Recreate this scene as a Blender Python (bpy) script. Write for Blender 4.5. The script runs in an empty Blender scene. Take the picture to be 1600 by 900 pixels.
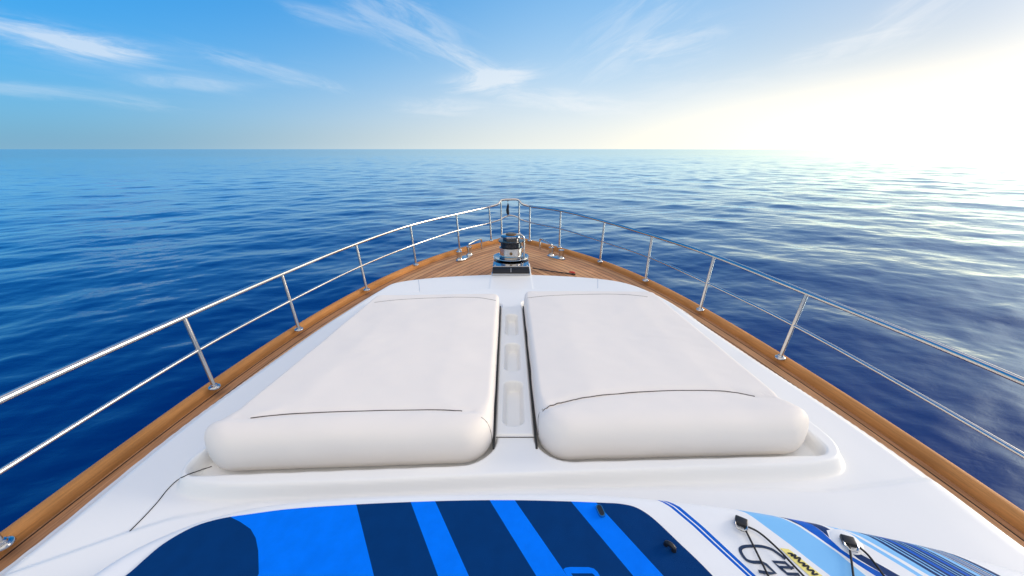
import bpy, bmesh, math, random
import numpy as np
from mathutils import Vector, noise
from mathutils.geometry import delaunay_2d_cdt
from mathutils.bvhtree import BVHTree

random.seed(7)
S = bpy.context.scene
COL = S.collection
PI = math.pi

# ------------------------------------------------------------------ frame of reference
# X starboard, Y towards the bow, Z up, sea level at z = 0.  The deck climbs gently forward.
EYE = 3.7
F_PX = 600.0
PITCH = math.atan(217 / F_PX)
_c, _s = math.cos(PITCH), math.sin(PITCH)


def deck_z(y):
    return EYE - 1.6 + 0.02 * y


def at(px, py, off=0.0):
    """plan position on the plane `off` metres above the sloping deck, measured off the photo"""
    a, b = (px - 800) / F_PX, -(py - 450) / F_PX
    dy, dz = _c + b * _s, -_s + b * _c
    t = (-1.6 + off) / (dz - 0.02 * dy)
    return (a * t, dy * t)


def at_y(px, py, Y):
    a, b = (px - 800) / F_PX, -(py - 450) / F_PX
    dy, dz = _c + b * _s, -_s + b * _c
    t = Y / dy
    return Vector((a * t, Y, EYE + dz * t))


def at3(px, py, off=0.0):
    x, y = at(px, py, off)
    return Vector((x, y, deck_z(y) + off))


# ------------------------------------------------------------------ materials
def mat(name, color=(0.8, 0.8, 0.8), rough=0.5, metal=0.0, coat=0.0, spec=0.5, ior=1.45):
    m = bpy.data.materials.new(name)
    m.use_nodes = True
    p = m.node_tree.nodes['Principled BSDF']
    p.inputs['Base Color'].default_value = (*color, 1)
    p.inputs['Roughness'].default_value = rough
    p.inputs['Metallic'].default_value = metal
    p.inputs['Coat Weight'].default_value = coat
    p.inputs['Coat Roughness'].default_value = 0.08
    p.inputs['Specular IOR Level'].default_value = spec
    p.inputs['IOR'].default_value = ior
    return m


class NT:
    def __init__(self, tree):
        self.t = tree

    def n(self, kind, **kw):
        nd = self.t.nodes.new(kind)
        for k, v in kw.items():
            if k.startswith('i_'):
                nd.inputs[k[2:].replace('_', ' ')].default_value = v
            else:
                setattr(nd, k, v)
        return nd

    def l(self, a, b):
        self.t.links.new(a, b)

    def math(self, op, a, b=None, clamp=False):
        nd = self.t.nodes.new('ShaderNodeMath')
        nd.operation = op
        nd.use_clamp = clamp
        for i, v in enumerate((a, b)):
            if v is None:
                continue
            if isinstance(v, (int, float)):
                nd.inputs[i].default_value = v
            else:
                self.l(v, nd.inputs[i])
        return nd.outputs[0]

    def sstep(self, v, a, b, lo=0.0, hi=1.0):
        nd = self.t.nodes.new('ShaderNodeMapRange')
        nd.interpolation_type = 'SMOOTHSTEP'
        for i, q in enumerate((v, a, b, lo, hi)):
            if isinstance(q, (int, float)):
                nd.inputs[i].default_value = q
            else:
                self.l(q, nd.inputs[i])
        return nd.outputs[0]

    def mix(self, fac, a, b, blend='MIX'):
        nd = self.t.nodes.new('ShaderNodeMix')
        nd.data_type = 'RGBA'
        nd.blend_type = blend
        for s, v in (('Factor', fac), ('A', a), ('B', b)):
            k = {'Factor': 0, 'A': 6, 'B': 7}[s]
            if isinstance(v, (int, float)):
                nd.inputs[k].default_value = v
            elif isinstance(v, tuple):
                nd.inputs[k].default_value = (*v, 1) if len(v) == 3 else v
            else:
                self.l(v, nd.inputs[k])
        return nd.outputs[2]


def noisy(m, base, amount, scale, rough=None, bump=0.0, bscale=200.0, stretch=(1, 1, 1)):
    """gentle real-world variation of colour and gloss, plus a fine bump"""
    g = NT(m.node_tree)
    p = m.node_tree.nodes['Principled BSDF']
    tc = g.n('ShaderNodeTexCoord')
    mp = g.n('ShaderNodeMapping')
    mp.inputs['Scale'].default_value = stretch
    g.l(tc.outputs['Object'], mp.inputs['Vector'])
    nz = g.n('ShaderNodeTexNoise', i_Scale=scale, i_Detail=6.0, i_Roughness=0.6)
    g.l(mp.outputs[0], nz.inputs['Vector'])
    c = g.mix(g.sstep(nz.outputs['Fac'], 0.25, 0.75), tuple(v * (1 - amount) for v in base), tuple(min(1, v * (1 + amount)) for v in base))
    g.l(c, p.inputs['Base Color'])
    if rough:
        g.l(g.sstep(nz.outputs['Fac'], 0.3, 0.7, rough[0], rough[1]), p.inputs['Roughness'])
    if bump:
        nb = g.n('ShaderNodeTexNoise', i_Scale=bscale, i_Detail=3.0)
        g.l(mp.outputs[0], nb.inputs['Vector'])
        bp = g.n('ShaderNodeBump', i_Strength=bump, i_Distance=0.002)
        g.l(nb.outputs['Fac'], bp.inputs['Height'])
        g.l(bp.outputs[0], p.inputs['Normal'])
    return m


M = {}
M['gelcoat'] = noisy(mat('white_gelcoat', rough=0.34, coat=0.0), (0.80, 0.80, 0.79), 0.012, 1.3, rough=(0.32, 0.38))
M['hull'] = mat('hull_gelcoat', (0.78, 0.79, 0.8), 0.15, coat=0.5)
M['vinyl'] = noisy(mat('cushion_vinyl', rough=0.55, spec=0.35), (0.80, 0.745, 0.69), 0.010, 4.0, rough=(0.5, 0.62), bump=0.25, bscale=420)
M['piping'] = mat('seam_thread', (0.10, 0.085, 0.08), 0.7)
M['steel'] = noisy(mat('polished_steel', rough=0.2, metal=1.0), (0.58, 0.55, 0.515), 0.05, 2.0, rough=(0.19, 0.26))
M['chrome'] = mat('chrome', (0.46, 0.465, 0.48), 0.10, metal=1.0)
M['dark_chrome'] = mat('dark_steel', (0.022, 0.023, 0.028), 0.12, metal=0.3)
M['black'] = mat('black_plastic', (0.012, 0.012, 0.014), 0.4)
M['cord'] = noisy(mat('black_cord', rough=0.75), (0.014, 0.014, 0.016), 0.4, 300.0)
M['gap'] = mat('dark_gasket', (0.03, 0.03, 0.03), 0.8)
M['red'] = mat('red_plastic', (0.55, 0.05, 0.03), 0.4)
M['bronze'] = mat('bronze_cap', (0.22, 0.13, 0.06), 0.35, metal=0.7)
M['flag'] = mat('furled_flag', (0.012, 0.014, 0.025), 0.8)
M['board_white'] = noisy(mat('board_white', rough=0.38), (0.80, 0.80, 0.80), 0.02, 6.0, bump=0.15, bscale=500)
M['board_blue'] = mat('board_blue', (0.001, 0.105, 0.52), 0.45, spec=0.15)
M['board_navy'] = mat('board_navy', (0.002, 0.03, 0.13), 0.45, spec=0.15)
M['board_sky'] = mat('board_sky_blue', (0.20, 0.50, 0.83), 0.4)
M['board_steel'] = mat('board_steel_blue', (0.16, 0.25, 0.42), 0.4)
M['ink'] = mat('board_ink', (0.012, 0.03, 0.075), 0.45)
M['yellow'] = mat('sticker_yellow', (0.85, 0.73, 0.22), 0.45)
M['sticker_white'] = mat('sticker_white', (0.82, 0.80, 0.70), 0.45)
M['pad_navy'] = noisy(mat('pad_navy', rough=0.8, spec=0.06), (0.0005, 0.034, 0.145), 0.07, 14.0, bump=0.6, bscale=600)
M['pad_blue'] = noisy(mat('pad_blue', rough=0.8, spec=0.06), (0.0, 0.17, 0.85), 0.06, 14.0, bump=0.6, bscale=600)


def teak_material(name, plank, caulk, tint):
    m = mat(name, tint, 0.55, spec=0.15)
    g = NT(m.node_tree)
    p = m.node_tree.nodes['Principled BSDF']
    uv = g.n('ShaderNodeUVMap', uv_map='UVMap')
    sp = g.n('ShaderNodeSeparateXYZ')
    g.l(uv.outputs[0], sp.inputs[0])
    u = g.math('DIVIDE', sp.outputs[0], plank)
    fl = g.math('FLOOR', u)
    fr = g.math('FRACT', u)
    wn = g.n('ShaderNodeTexWhiteNoise', noise_dimensions='1D')
    g.l(fl, wn.inputs['W'])
    cb = g.n('ShaderNodeCombineXYZ')
    g.l(g.math('MULTIPLY', sp.outputs[0], 60.0), cb.inputs[0])
    g.l(g.math('ADD', g.math('MULTIPLY', sp.outputs[1], 2.2), g.math('MULTIPLY', wn.outputs['Value'], 40.0)), cb.inputs[1])
    n1 = g.n('ShaderNodeTexNoise', i_Scale=1.6, i_Detail=8.0, i_Roughness=0.65)
    g.l(cb.outputs[0], n1.inputs['Vector'])
    n2 = g.n('ShaderNodeTexNoise', i_Scale=2.3, i_Detail=3.0)
    g.l(uv.outputs[0], n2.inputs['Vector'])
    dark = tuple(v * (0.5 if caulk else 0.72) for v in tint)
    light = tuple(min(1, v * (1.38 if caulk else 1.2)) for v in tint)
    c = g.mix(g.sstep(n1.outputs['Fac'], 0.3, 0.7), dark, light)
    c = g.mix(g.sstep(wn.outputs['Value'], 0.35, 1.0, 0.0, 0.55), c, (0.62, 0.36, 0.18))
    c = g.mix(g.sstep(wn.outputs['Value'], 0.45, 0.0, 0.0, 0.5), c, tuple(v * 0.5 for v in tint))
    c = g.mix(g.sstep(n2.outputs['Fac'], 0.35, 0.75, 0.0, 0.35), c, tuple(v * 0.55 for v in tint))
    bp = g.n('ShaderNodeBump', i_Strength=0.35, i_Distance=0.003)
    if caulk:
        e = g.math('LESS_THAN', fr, caulk)
        c = g.mix(e, c, (0.035, 0.026, 0.02))
        g.l(g.math('SUBTRACT', n1.outputs['Fac'], g.math('MULTIPLY', e, 2.0)), bp.inputs['Height'])
    else:
        g.l(n1.outputs['Fac'], bp.inputs['Height'])
    g.l(bp.outputs[0], p.inputs['Normal'])
    g.l(c, p.inputs['Base Color'])
    g.l(g.sstep(n1.outputs['Fac'], 0.2, 0.8, 0.5, 0.7), p.inputs['Roughness'])
    return m


M['teak_deck'] = teak_material('teak_planking', 0.078, 0.11, (0.54, 0.275, 0.135))
M['teak_cap'] = teak_material('teak_rail', 0.4, 0.0, (0.50, 0.21, 0.055))


# ------------------------------------------------------------------ object helpers
def link(o, parent=None):
    COL.objects.link(o)
    if parent is not None:
        o.parent = parent
        o.matrix_parent_inverse = parent.matrix_basis.inverted()
    return o


def mesh_obj(name, verts, faces, mats, parent=None, smooth=True, midx=None, uvs=None):
    me = bpy.data.meshes.new(name)
    me.from_pydata([tuple(v) for v in verts], [], [tuple(f) for f in faces])
    for m in (mats if isinstance(mats, (list, tuple)) else [mats]):
        me.materials.append(m)
    if midx is not None:
        me.polygons.foreach_set('material_index', np.asarray(midx, dtype=np.int32))
    if smooth:
        me.polygons.foreach_set('use_smooth', np.ones(len(me.polygons), dtype=bool))
    if uvs is not None:
        uv = me.uv_layers.new(name='UVMap')
        li = np.empty(len(me.loops), dtype=np.int32)
        me.loops.foreach_get('vertex_index', li)
        uv.data.foreach_set('uv', np.asarray(uvs, dtype=np.float32)[li].ravel())
    me.update()
    return link(bpy.data.objects.new(name, me), parent)


def empty(name, loc=(0, 0, 0)):
    o = bpy.data.objects.new(name, None)
    o.location = loc
    o.empty_display_size = 0.3
    COL.objects.link(o)
    return o


def tag(o, label=None, cat=None, group=None, kind=None):
    for k, v in (('label', label), ('category', cat), ('group', group), ('kind', kind)):
        if v:
            o[k] = v
    return o


class MB:
    """collects shapes for one mesh"""

    def __init__(self):
        self.v, self.f, self.m = [], [], []

    def add(self, v, f, m=0):
        b = len(self.v)
        self.v += [Vector(q) for q in v]
        self.f += [tuple(i + b for i in q) for q in f]
        self.m += [m] * len(f)

    def tube(self, path, r, seg=12, m=0, caps=True):
        path = [Vector(p) for p in path]
        n = len(path)
        rr = r if isinstance(r, (list, tuple)) else [r] * n
        T = [(path[min(i + 1, n - 1)] - path[max(i - 1, 0)]).normalized() for i in range(n)]
        up = Vector((0, 0, 1)) if abs(T[0].z) < 0.9 else Vector((1, 0, 0))
        nrm = (up - T[0] * up.dot(T[0])).normalized()
        v, f = [], []
        for i in range(n):
            nrm = (nrm - T[i] * nrm.dot(T[i])).normalized()
            bi = T[i].cross(nrm)
            for k in range(seg):
                a = 2 * PI * k / seg
                v.append(path[i] + (nrm * math.cos(a) + bi * math.sin(a)) * rr[i])
        for i in range(n - 1):
            for k in range(seg):
                k2 = (k + 1) % seg
                f.append((i * seg + k, i * seg + k2, (i + 1) * seg + k2, (i + 1) * seg + k))
        if caps:
            f.append(tuple(range(seg - 1, -1, -1)))
            f.append(tuple((n - 1) * seg + k for k in range(seg)))
        self.add(v, f, m)

    def lathe(self, prof, c=(0, 0, 0), seg=40, m=0, sx=1.0, sy=1.0):
        c = Vector(c)
        v, f = [], []
        for r, z in prof:
            for k in range(seg):
                a = 2 * PI * k / seg
                v.append(c + Vector((r * sx * math.cos(a), r * sy * math.sin(a), z)))
        for i in range(len(prof) - 1):
            for k in range(seg):
                k2 = (k + 1) % seg
                f.append((i * seg + k, i * seg + k2, (i + 1) * seg + k2, (i + 1) * seg + k))
        f.append(tuple(range(seg - 1, -1, -1)))
        f.append(tuple((len(prof) - 1) * seg + k for k in range(seg)))
        self.add(v, f, m)

    def box(self, c, size, rot=0.0, bev=0.006, m=0, taper=1.0):
        bm = bmesh.new()
        bmesh.ops.create_cube(bm, size=1.0)
        for q in bm.verts:
            k = taper if q.co.z > 0 else 1.0
            q.co = Vector((q.co.x * size[0] * k, q.co.y * size[1] * k, q.co.z * size[2]))
        if bev:
            bmesh.ops.bevel(bm, geom=list(bm.edges), offset=bev, segments=3, affect='EDGES', profile=0.5)
        cs, sn = math.cos(rot), math.sin(rot)
        bm.verts.index_update()
        v = [Vector((q.co.x * cs - q.co.y * sn, q.co.x * sn + q.co.y * cs, q.co.z)) + Vector(c) for q in bm.verts]
        self.add(v, [[q.index for q in fc.verts] for fc in bm.faces], m)
        bm.free()

    def build(self, name, mats, parent=None, smooth=True, angle=40):
        o = mesh_obj(name, self.v, self.f, mats, parent, smooth, self.m)
        if smooth:
            o.data.set_sharp_from_angle(angle=math.radians(angle))
        return o


def catmull(pts, n=8, closed=False):
    pts = [Vector(p) for p in pts]
    N = len(pts)
    out = []
    for i in range(N if closed else N - 1):
        if closed:
            p0, p1, p2, p3 = pts[(i - 1) % N], pts[i], pts[(i + 1) % N], pts[(i + 2) % N]
        else:
            p0, p1, p2, p3 = pts[max(i - 1, 0)], pts[i], pts[i + 1], pts[min(i + 2, N - 1)]
        # centripetal parametrisation keeps corners from overshooting
        t1 = max((p1 - p0).length, 1e-6) ** 0.5
        t2 = max((p2 - p1).length, 1e-6) ** 0.5
        t3 = max((p3 - p2).length, 1e-6) ** 0.5
        if (p1 - p0).length < 1e-6:
            m1 = (p2 - p1)
        else:
            m1 = ((p1 - p0) / t1 - (p2 - p0) / (t1 + t2) + (p2 - p1) / t2) * t2
        if (p3 - p2).length < 1e-6:
            m2 = (p2 - p1)
        else:
            m2 = ((p2 - p1) / t2 - (p3 - p1) / (t2 + t3) + (p3 - p2) / t3) * t2
        for k in range(n):
            t = k / n
            out.append(p1 * (2 * t**3 - 3 * t**2 + 1) + m1 * (t**3 - 2 * t**2 + t) + p2 * (-2 * t**3 + 3 * t**2) + m2 * (t**3 - t**2))
    if not closed:
        out.append(pts[-1])
    return out


def sdf(X, Y, poly):
    """signed distance to a closed polygon, positive inside"""
    P = np.array([(p[0], p[1]) for p in poly])
    Q = np.roll(P, -1, axis=0)
    best = np.full(X.shape, 1e9)
    inside = np.zeros(X.shape, dtype=bool)
    for (ax, ay), (bx, by) in zip(P, Q):
        ex, ey = bx - ax, by - ay
        L = ex * ex + ey * ey
        if L < 1e-14:
            continue
        t = np.clip(((X - ax) * ex + (Y - ay) * ey) / L, 0, 1)
        d = (X - ax - t * ex) ** 2 + (Y - ay - t * ey) ** 2
        best = np.minimum(best, d)
        cr = (ay > Y) != (by > Y)
        with np.errstate(divide='ignore', invalid='ignore'):
            xi = ax + (Y - ay) * ex / (ey if abs(ey) > 1e-12 else 1e-12)
        inside ^= cr & (X < xi)
    return np.sqrt(best) * np.where(inside, 1, -1)


def sst(x, a, b):
    t = np.clip((x - a) / (b - a), 0, 1)
    return t * t * (3 - 2 * t)


def bvh_of(o):
    return BVHTree.FromPolygons([v.co.copy() for v in o.data.vertices], [tuple(p.vertices) for p in o.data.polygons])


def drop(tree, x, y, lift=0.0):
    h = tree.ray_cast(Vector((x, y, 20)), Vector((0, 0, -1)))
    return Vector((x, y, h[0].z + lift)) if h[0] is not None else None


def rounded(poly, radii, seg=12):
    """counter-clockwise polygon with arcs at its corners; points and outward normals"""
    n = len(poly)
    out = []
    for i in range(n):
        p = Vector(poly[i]).to_2d()
        a = (Vector(poly[i - 1]).to_2d() - p).normalized()
        b = (Vector(poly[(i + 1) % n]).to_2d() - p).normalized()
        ang = math.acos(max(-1, min(1, a.dot(b))))
        r = radii[i]
        t = r / math.tan(ang / 2)
        c = p + (a + b).normalized() * (r / math.sin(ang / 2))
        s, e = p + a * t - c, p + b * t - c
        a0 = math.atan2(s.y, s.x)
        d = (math.atan2(e.y, e.x) - a0 + PI) % (2 * PI) - PI
        for k in range(seg + 1):
            q = a0 + d * k / seg
            out.append((c.x + r * math.cos(q), c.y + r * math.sin(q), math.cos(q), math.sin(q)))
    return out


def densify(pts, step):
    out = []
    n = len(pts)
    for i in range(n):
        a, b = np.array(pts[i]), np.array(pts[(i + 1) % n])
        L = np.hypot(*(b - a)[:2])
        k = max(1, int(math.ceil(L / step)))
        for j in range(k):
            q = a + (b - a) * j / k
            q[2:] /= np.hypot(*q[2:])
            out.append(tuple(q))
    return out


# ------------------------------------------------------------------ yacht: hull, deck, rails
yacht = empty('yacht', (0, 2.5, 0))
tag(yacht, 'white motor yacht bow with teak foredeck, stainless guard rails and windlass', 'yacht')

gl = [at(x, y, 0.055) for x, y in ((0, 832), (100, 755), (200, 683), (300, 617), (400, 546), (500, 484), (600, 432), (700, 392.5), (782, 372))]
gr = [at(x, y, 0.055) for x, y in ((1600, 800), (1500, 727), (1400, 662), (1300, 602), (1200, 540), (1100, 478), (1000, 430), (900, 393), (818, 372))]


def fit(pts, back):
    P = pts + [(back[0], 0.0), (back[1], -1.2)]
    y = np.array([p[1] for p in P])
    x = np.array([p[0] for p in P])
    return np.poly1d(np.polyfit(y, x, 6))


FL, FR = fit(gl, (-2.235, -2.24)), fit(gr, (2.30, 2.305))
BOW = 6.36


def gun(y, side):
    """outer edge of the toe rail"""
    f = FL if side < 0 else FR
    return float(f(max(y, -0.6)))


ys = [-2.4, -1.6, -0.8] + list(np.linspace(-0.4, BOW, 70))
left_edge = [(gun(y, -1), y) for y in ys]
right_edge = [(gun(y, 1), y) for y in ys]
xl, xr = left_edge[-1][0], right_edge[-1][0]
nose = [(xl + (xr - xl) * (0.5 - 0.5 * math.cos(PI * k / 8)), BOW + 0.10 * math.sin(PI * k / 8)) for k in range(1, 8)]
outline = left_edge + nose + right_edge[::-1]            # open towards the stern


def offset_path(path, d):
    out = []
    n = len(path)
    for i in range(n):
        a, b = Vector(path[max(i - 1, 0)]), Vector(path[min(i + 1, n - 1)])
        t = (b - a).normalized()
        out.append((path[i][0] + t.y * d, path[i][1] - t.x * d))   # to the inside when walking from port aft round the bow
    return out


# hull skin, flared, down past the waterline
MBH = MB()
lv = [(0.0, 0.02), (-0.02, 0.02), (0.02, -0.12), (0.22, -0.75), (0.45, -1.5), (0.62, -2.4)]
rows = []
for d, dz in lv:
    rows.append([(x, y - (d * 0.9 if y > 5.9 else 0), max(deck_z(y) + dz, -0.5)) for x, y in offset_path(outline, d * (0.35 + 0.65))])
n = len(outline)
hv = [p for r in rows for p in r]
hf = []
for i in range(len(rows) - 1):
    for k in range(n - 1):
        hf.append((i * n + k, i * n + k + 1, (i + 1) * n + k + 1, (i + 1) * n + k))
for i in range(len(rows) - 1):                             # transom
    hf.append((i * n, (i + 1) * n, (i + 1) * n + n - 1, i * n + n - 1))
mesh_obj('hull', hv, hf, M['hull'], yacht)

# teak deck: planks follow the gunwale on each side and meet on a king plank
dv, df, duv = [], [], []
closed = outline
NC = 36
Yd = np.concatenate([np.linspace(-2.4, 3.0, 60), np.linspace(3.05, BOW + 0.06, 110)])
for side in (-1, 1):
    b = len(dv)
    for y in Yd:
        yy = min(y, BOW)
        xe = gun(yy, side) - side * 0.02
        if y > BOW:
            xe *= 0.55
        for k in range(NC + 1):
            dv.append((xe * k / NC, y, deck_z(y)))
    for i in range(len(Yd) - 1):
        for k in range(NC):
            q = (b + i * (NC + 1) + k, b + i * (NC + 1) + k + 1, b + (i + 1) * (NC + 1) + k + 1, b + (i + 1) * (NC + 1) + k)
            df.append(q if side > 0 else q[::-1])
DV = np.array(dv)
dist = np.abs(sdf(DV[:, 0], DV[:, 1], closed))
sidev = np.where(np.arange(len(DV)) < len(DV) // 2, 0.0, 20.8)
along = DV[:, 1] * 0.83 + np.abs(DV[:, 0]) * -0.5
mesh_obj('foredeck', dv, df, M['teak_deck'], yacht, uvs=np.stack([dist + sidev, along], 1))
kp = MB()
kp.add([(-0.055, 4.9, deck_z(4.9) + .004), (0.045, 4.9, deck_z(4.9) + .004), (0.03, 6.3, deck_z(6.3) + .004), (-0.06, 6.3, deck_z(6.3) + .004)], [(0, 1, 2, 3)])

# teak toe rail: a rounded cap standing on the deck edge, run round the bow in one piece
prof = [(0.068, -0.004), (0.068, 0.034), (0.064, 0.047), (0.054, 0.056), (0.040, 0.060), (0.022, 0.060), (0.006, 0.054), (-0.003, 0.040), (-0.005, 0.020), (-0.004, -0.02)]
lines = [offset_path(outline, d) for d, _ in prof]
tv, tuv, tf = [], [], []
run = np.concatenate([[0], np.cumsum([math.hypot(outline[i + 1][0] - outline[i][0], outline[i + 1][1] - outline[i][1]) for i in range(n - 1)])])
for k in range(n):
    for j, (d, z) in enumerate(prof):
        x, y = lines[j][k]
        tv.append((x, y, deck_z(outline[k][1]) + z))
        tuv.append((j * 0.02, run[k]))
J = len(prof)
for k in range(n - 1):
    for j in range(J - 1):
        tf.append((k * J + j, (k + 1) * J + j, (k + 1) * J + j + 1, k * J + j + 1))
mesh_obj('toe_rail', tv, tf, M['teak_cap'], yacht, uvs=tuv)

# ------------------------------------------------------------------ coachroof: one moulded white deck with tray for the cushions
edge_pts = [at(x, y, 0.04) for x, y in ((0, 893), (100, 815), (200, 733), (300, 655), (400, 583), (500, 513), (545, 484), (580, 462), (606, 449), (660, 440), (768, 433.5),
            (829, 433.5), (950, 441.5), (1000, 452.5), (1060, 480), (1100, 508), (1200, 575), (1300, 640), (1400, 708), (1500, 780), (1600, 855))]
edge_pts = [(-2.06, -0.9), (-2.055, 0.4)] + edge_pts + [(2.175, 0.4), (2.18, -0.9)]
roof_outline = [tuple(p) for p in catmull([(*p, 0) for p in edge_pts], 6)]
rim_pts = [(-1.540, 1.55), (-1.560, 1.42), (-1.505, 1.315), (-1.37, 1.272), (-0.845, 1.275), (0, 1.318), (0.885, 1.358), (1.42, 1.385), (1.58, 1.43),
           (1.648, 1.54), (1.63, 1.74), (1.545, 2.0), (1.465, 2.6), (1.385, 3.4), (1.31, 3.56), (1.1, 3.62), (0.3, 3.70), (-0.3, 3.70), (-1.0, 3.58),
           (-1.22, 3.52), (-1.30, 3.38), (-1.445, 2.065), (-1.50, 1.744)]
rim_outline = [tuple(p) for p in catmull([(*p, 0) for p in rim_pts], 6, True)]
CU_L = [(-1.440, 1.385), (-0.096, 1.445), (-0.112, 3.235), (-1.205, 3.20)]
CU_R = [(0.132, 1.455), (1.475, 1.500), (1.285, 3.28), (0.108, 3.29)]
WELL_L = [(-1.500, 1.350), (-0.083, 1.418), (-0.104, 3.30), (-1.26, 3.27)]
WELL_R = [(0.122, 1.428), (1.545, 1.478), (1.345, 3.35), (0.098, 3.36)]
well_l = [p[:2] for p in rounded(WELL_L, [0.06, 0.17, 0.05, 0.06])]
well_r = [p[:2] for p in rounded(WELL_R, [0.17, 0.06, 0.06, 0.05])]

RES = 0.0085
gx = np.arange(-2.22, 2.33, RES)
gy = np.arange(-0.6, 4.95, RES)
GX, GY = np.meshgrid(gx, gy)
d0 = sdf(GX, GY, roof_outline)
d1 = sdf(GX, GY, rim_outline)
dl = sdf(GX, GY, well_l)
dr = sdf(GX, GY, well_r)
H = -0.01 + 0.05 * sst(d0, -0.022, 0.004) + 0.085 * sst(d0, 0.0, 0.16)
H = np.where(d0 < -0.022, -0.01 + (d0 + 0.022) * 1.6, H)
# aft of the tray the moulding dips and rises again towards the windscreen
crl = sorted(at(px, py, 0.13) for px, py in ((-60, 916), (20, 893), (110, 862), (200, 830), (270, 808), (400, 784), (560, 774), (800, 764), (1050, 760), (1290, 765), (1420, 748), (1520, 738)))
cre = GY - np.interp(GX, [p[0] for p in crl], [p[1] for p in crl])
H += np.where(d0 > 0, 0.020 * sst(-cre, -0.012, 0.035) * sst(d0, 0.02, 0.2), 0)
H += 0.064 * sst(d1, -0.004, 0.036)
# moulded plinth carrying the windlass
pl = np.minimum(0.246 - np.abs(GX + 0.008), np.minimum(GY - 3.55, 4.76 - GY))
plz = 0.128 * sst(pl, -0.004, 0.012) - 0.1 * (pl < -0.012)
H = np.where(GY > 3.4, np.maximum(H, plz), H)
dw = np.maximum(dl, dr)
H -= 0.067 * sst(dw, -0.016, 0.012)
cin = np.minimum(np.minimum(GX - np.interp(GY, [1.58, 3.2], [-0.086, -0.101]), np.interp(GY, [1.58, 3.2], [0.116, 0.096]) - GX), np.minimum(GY - 1.59, 3.195 - GY))
H -= 0.14 * (cin > 0.012)                                    # opening for the console moulding
Z = EYE - 1.6 + 0.02 * GY + H
keep = (d0 > -0.045) | (pl > -0.02)
idx = -np.ones(GX.shape, dtype=np.int64)
# faces whose four corners are kept
fk = keep[:-1, :-1] & keep[1:, :-1] & keep[:-1, 1:] & keep[1:, 1:]
used = np.zeros(GX.shape, dtype=bool)
for sl in ((slice(None, -1), slice(None, -1)), (slice(1, None), slice(None, -1)), (slice(None, -1), slice(1, None)), (slice(1, None), slice(1, None))):
    used[sl] |= fk
idx[used] = np.arange(used.sum())
RV = np.stack([GX[used], GY[used], Z[used]], 1)
i0, i1, i2, i3 = idx[:-1, :-1][fk], idx[:-1, 1:][fk], idx[1:, 1:][fk], idx[1:, :-1][fk]
RF = np.stack([i0, i1, i2, i3], 1)


def grid_obj(name, V, Fq, m, parent):
    me = bpy.data.meshes.new(name)
    me.vertices.add(len(V))
    me.vertices.foreach_set('co', V.astype(np.float32).ravel())
    me.loops.add(Fq.size)
    me.loops.foreach_set('vertex_index', Fq.astype(np.int32).ravel())
    me.polygons.add(len(Fq))
    me.polygons.foreach_set('loop_start', np.arange(0, Fq.size, 4, dtype=np.int32))
    me.polygons.foreach_set('use_smooth', np.ones(len(Fq), dtype=bool))
    me.materials.append(m)
    me.update(calc_edges=True)
    me.validate()
    return link(bpy.data.objects.new(name, me), parent)


roof = grid_obj('coachroof', RV, RF, M['gelcoat'], yacht)


def roof_z(x, y):
    j = min(max((x - gx[0]) / RES, 0), len(gx) - 1.001)
    i = min(max((y - gy[0]) / RES, 0), len(gy) - 1.001)
    a, b = int(i), int(j)
    u, v = i - a, j - b
    return float((Z[a, b] * (1 - v) + Z[a, b + 1] * v) * (1 - u) + (Z[a + 1, b] * (1 - v) + Z[a + 1, b + 1] * v) * u)


# centre console with three moulded bins, let in between the two wells
cy0, cy1 = 1.585, 3.20
r2 = 0.004
cu = np.arange(-0.5, 0.5001, 1 / 60)
cw = np.linspace(cy0, cy1, 400)
CUU, CY = np.meshgrid(cu, cw)
lf = np.interp(CY, [1.58, 3.2], [-0.088, -0.103]) + 0.002
rt = np.interp(CY, [1.58, 3.2], [0.118, 0.098]) - 0.002
CX = lf + (CUU + 0.5) * (rt - lf)


def rrect(X, Y, cx, cy, hx, hy, r):
    qx, qy = np.abs(X - cx) - (hx - r), np.abs(Y - cy) - (hy - r)
    return -(np.hypot(np.maximum(qx, 0), np.maximum(qy, 0)) + np.minimum(np.maximum(qx, qy), 0) - r)


CH = 0.196 + 0.0 * CX
ed = np.minimum(np.minimum(CX - lf, rt - CX), np.minimum(CY - cy0, cy1 - CY))
CH -= 0.012 * (1 - sst(ed, 0, 0.012))
for ya, yb, xc, hw in ((1.655, 2.06, 0.008, 0.060), (2.17, 2.54, 0.003, 0.056), (2.66, 3.05, -0.002, 0.054)):
    dd = rrect(CX, CY, xc, (ya + yb) / 2, hw, (yb - ya) / 2, 0.05)
    CH -= 0.062 * sst(dd, -0.004, 0.026)
CZ = EYE - 1.6 + 0.02 * CY + CH
cv = np.stack([CX.ravel(), CY.ravel(), CZ.ravel()], 1)
nr, ncl = CX.shape
ii = np.arange(nr * ncl).reshape(nr, ncl)
cf = np.stack([ii[:-1, :-1].ravel(), ii[:-1, 1:].ravel(), ii[1:, 1:].ravel(), ii[1:, :-1].ravel()], 1)
# skirt round the edge
loop = list(ii[0, :]) + list(ii[1:, -1]) + list(ii[-1, -2::-1]) + list(ii[-2:0:-1, 0])
sk = cv[loop].copy()
sk[:, 2] -= 0.06
b = len(cv)
L = len(loop)
sf = np.array([(loop[(k + 1) % L], loop[k], b + k, b + (k + 1) % L) for k in range(L)])
grid_obj('console', np.vstack([cv, sk]), np.vstack([cf, sf]), M['gelcoat'], roof)

# dark joints in the moulding: round the console and where the deck panels meet
jm = MB()


def on_roof(pts, lift=0.001):
    return [Vector((p[0], p[1], roof_z(p[0], p[1]) + lift)) for p in pts]


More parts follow.
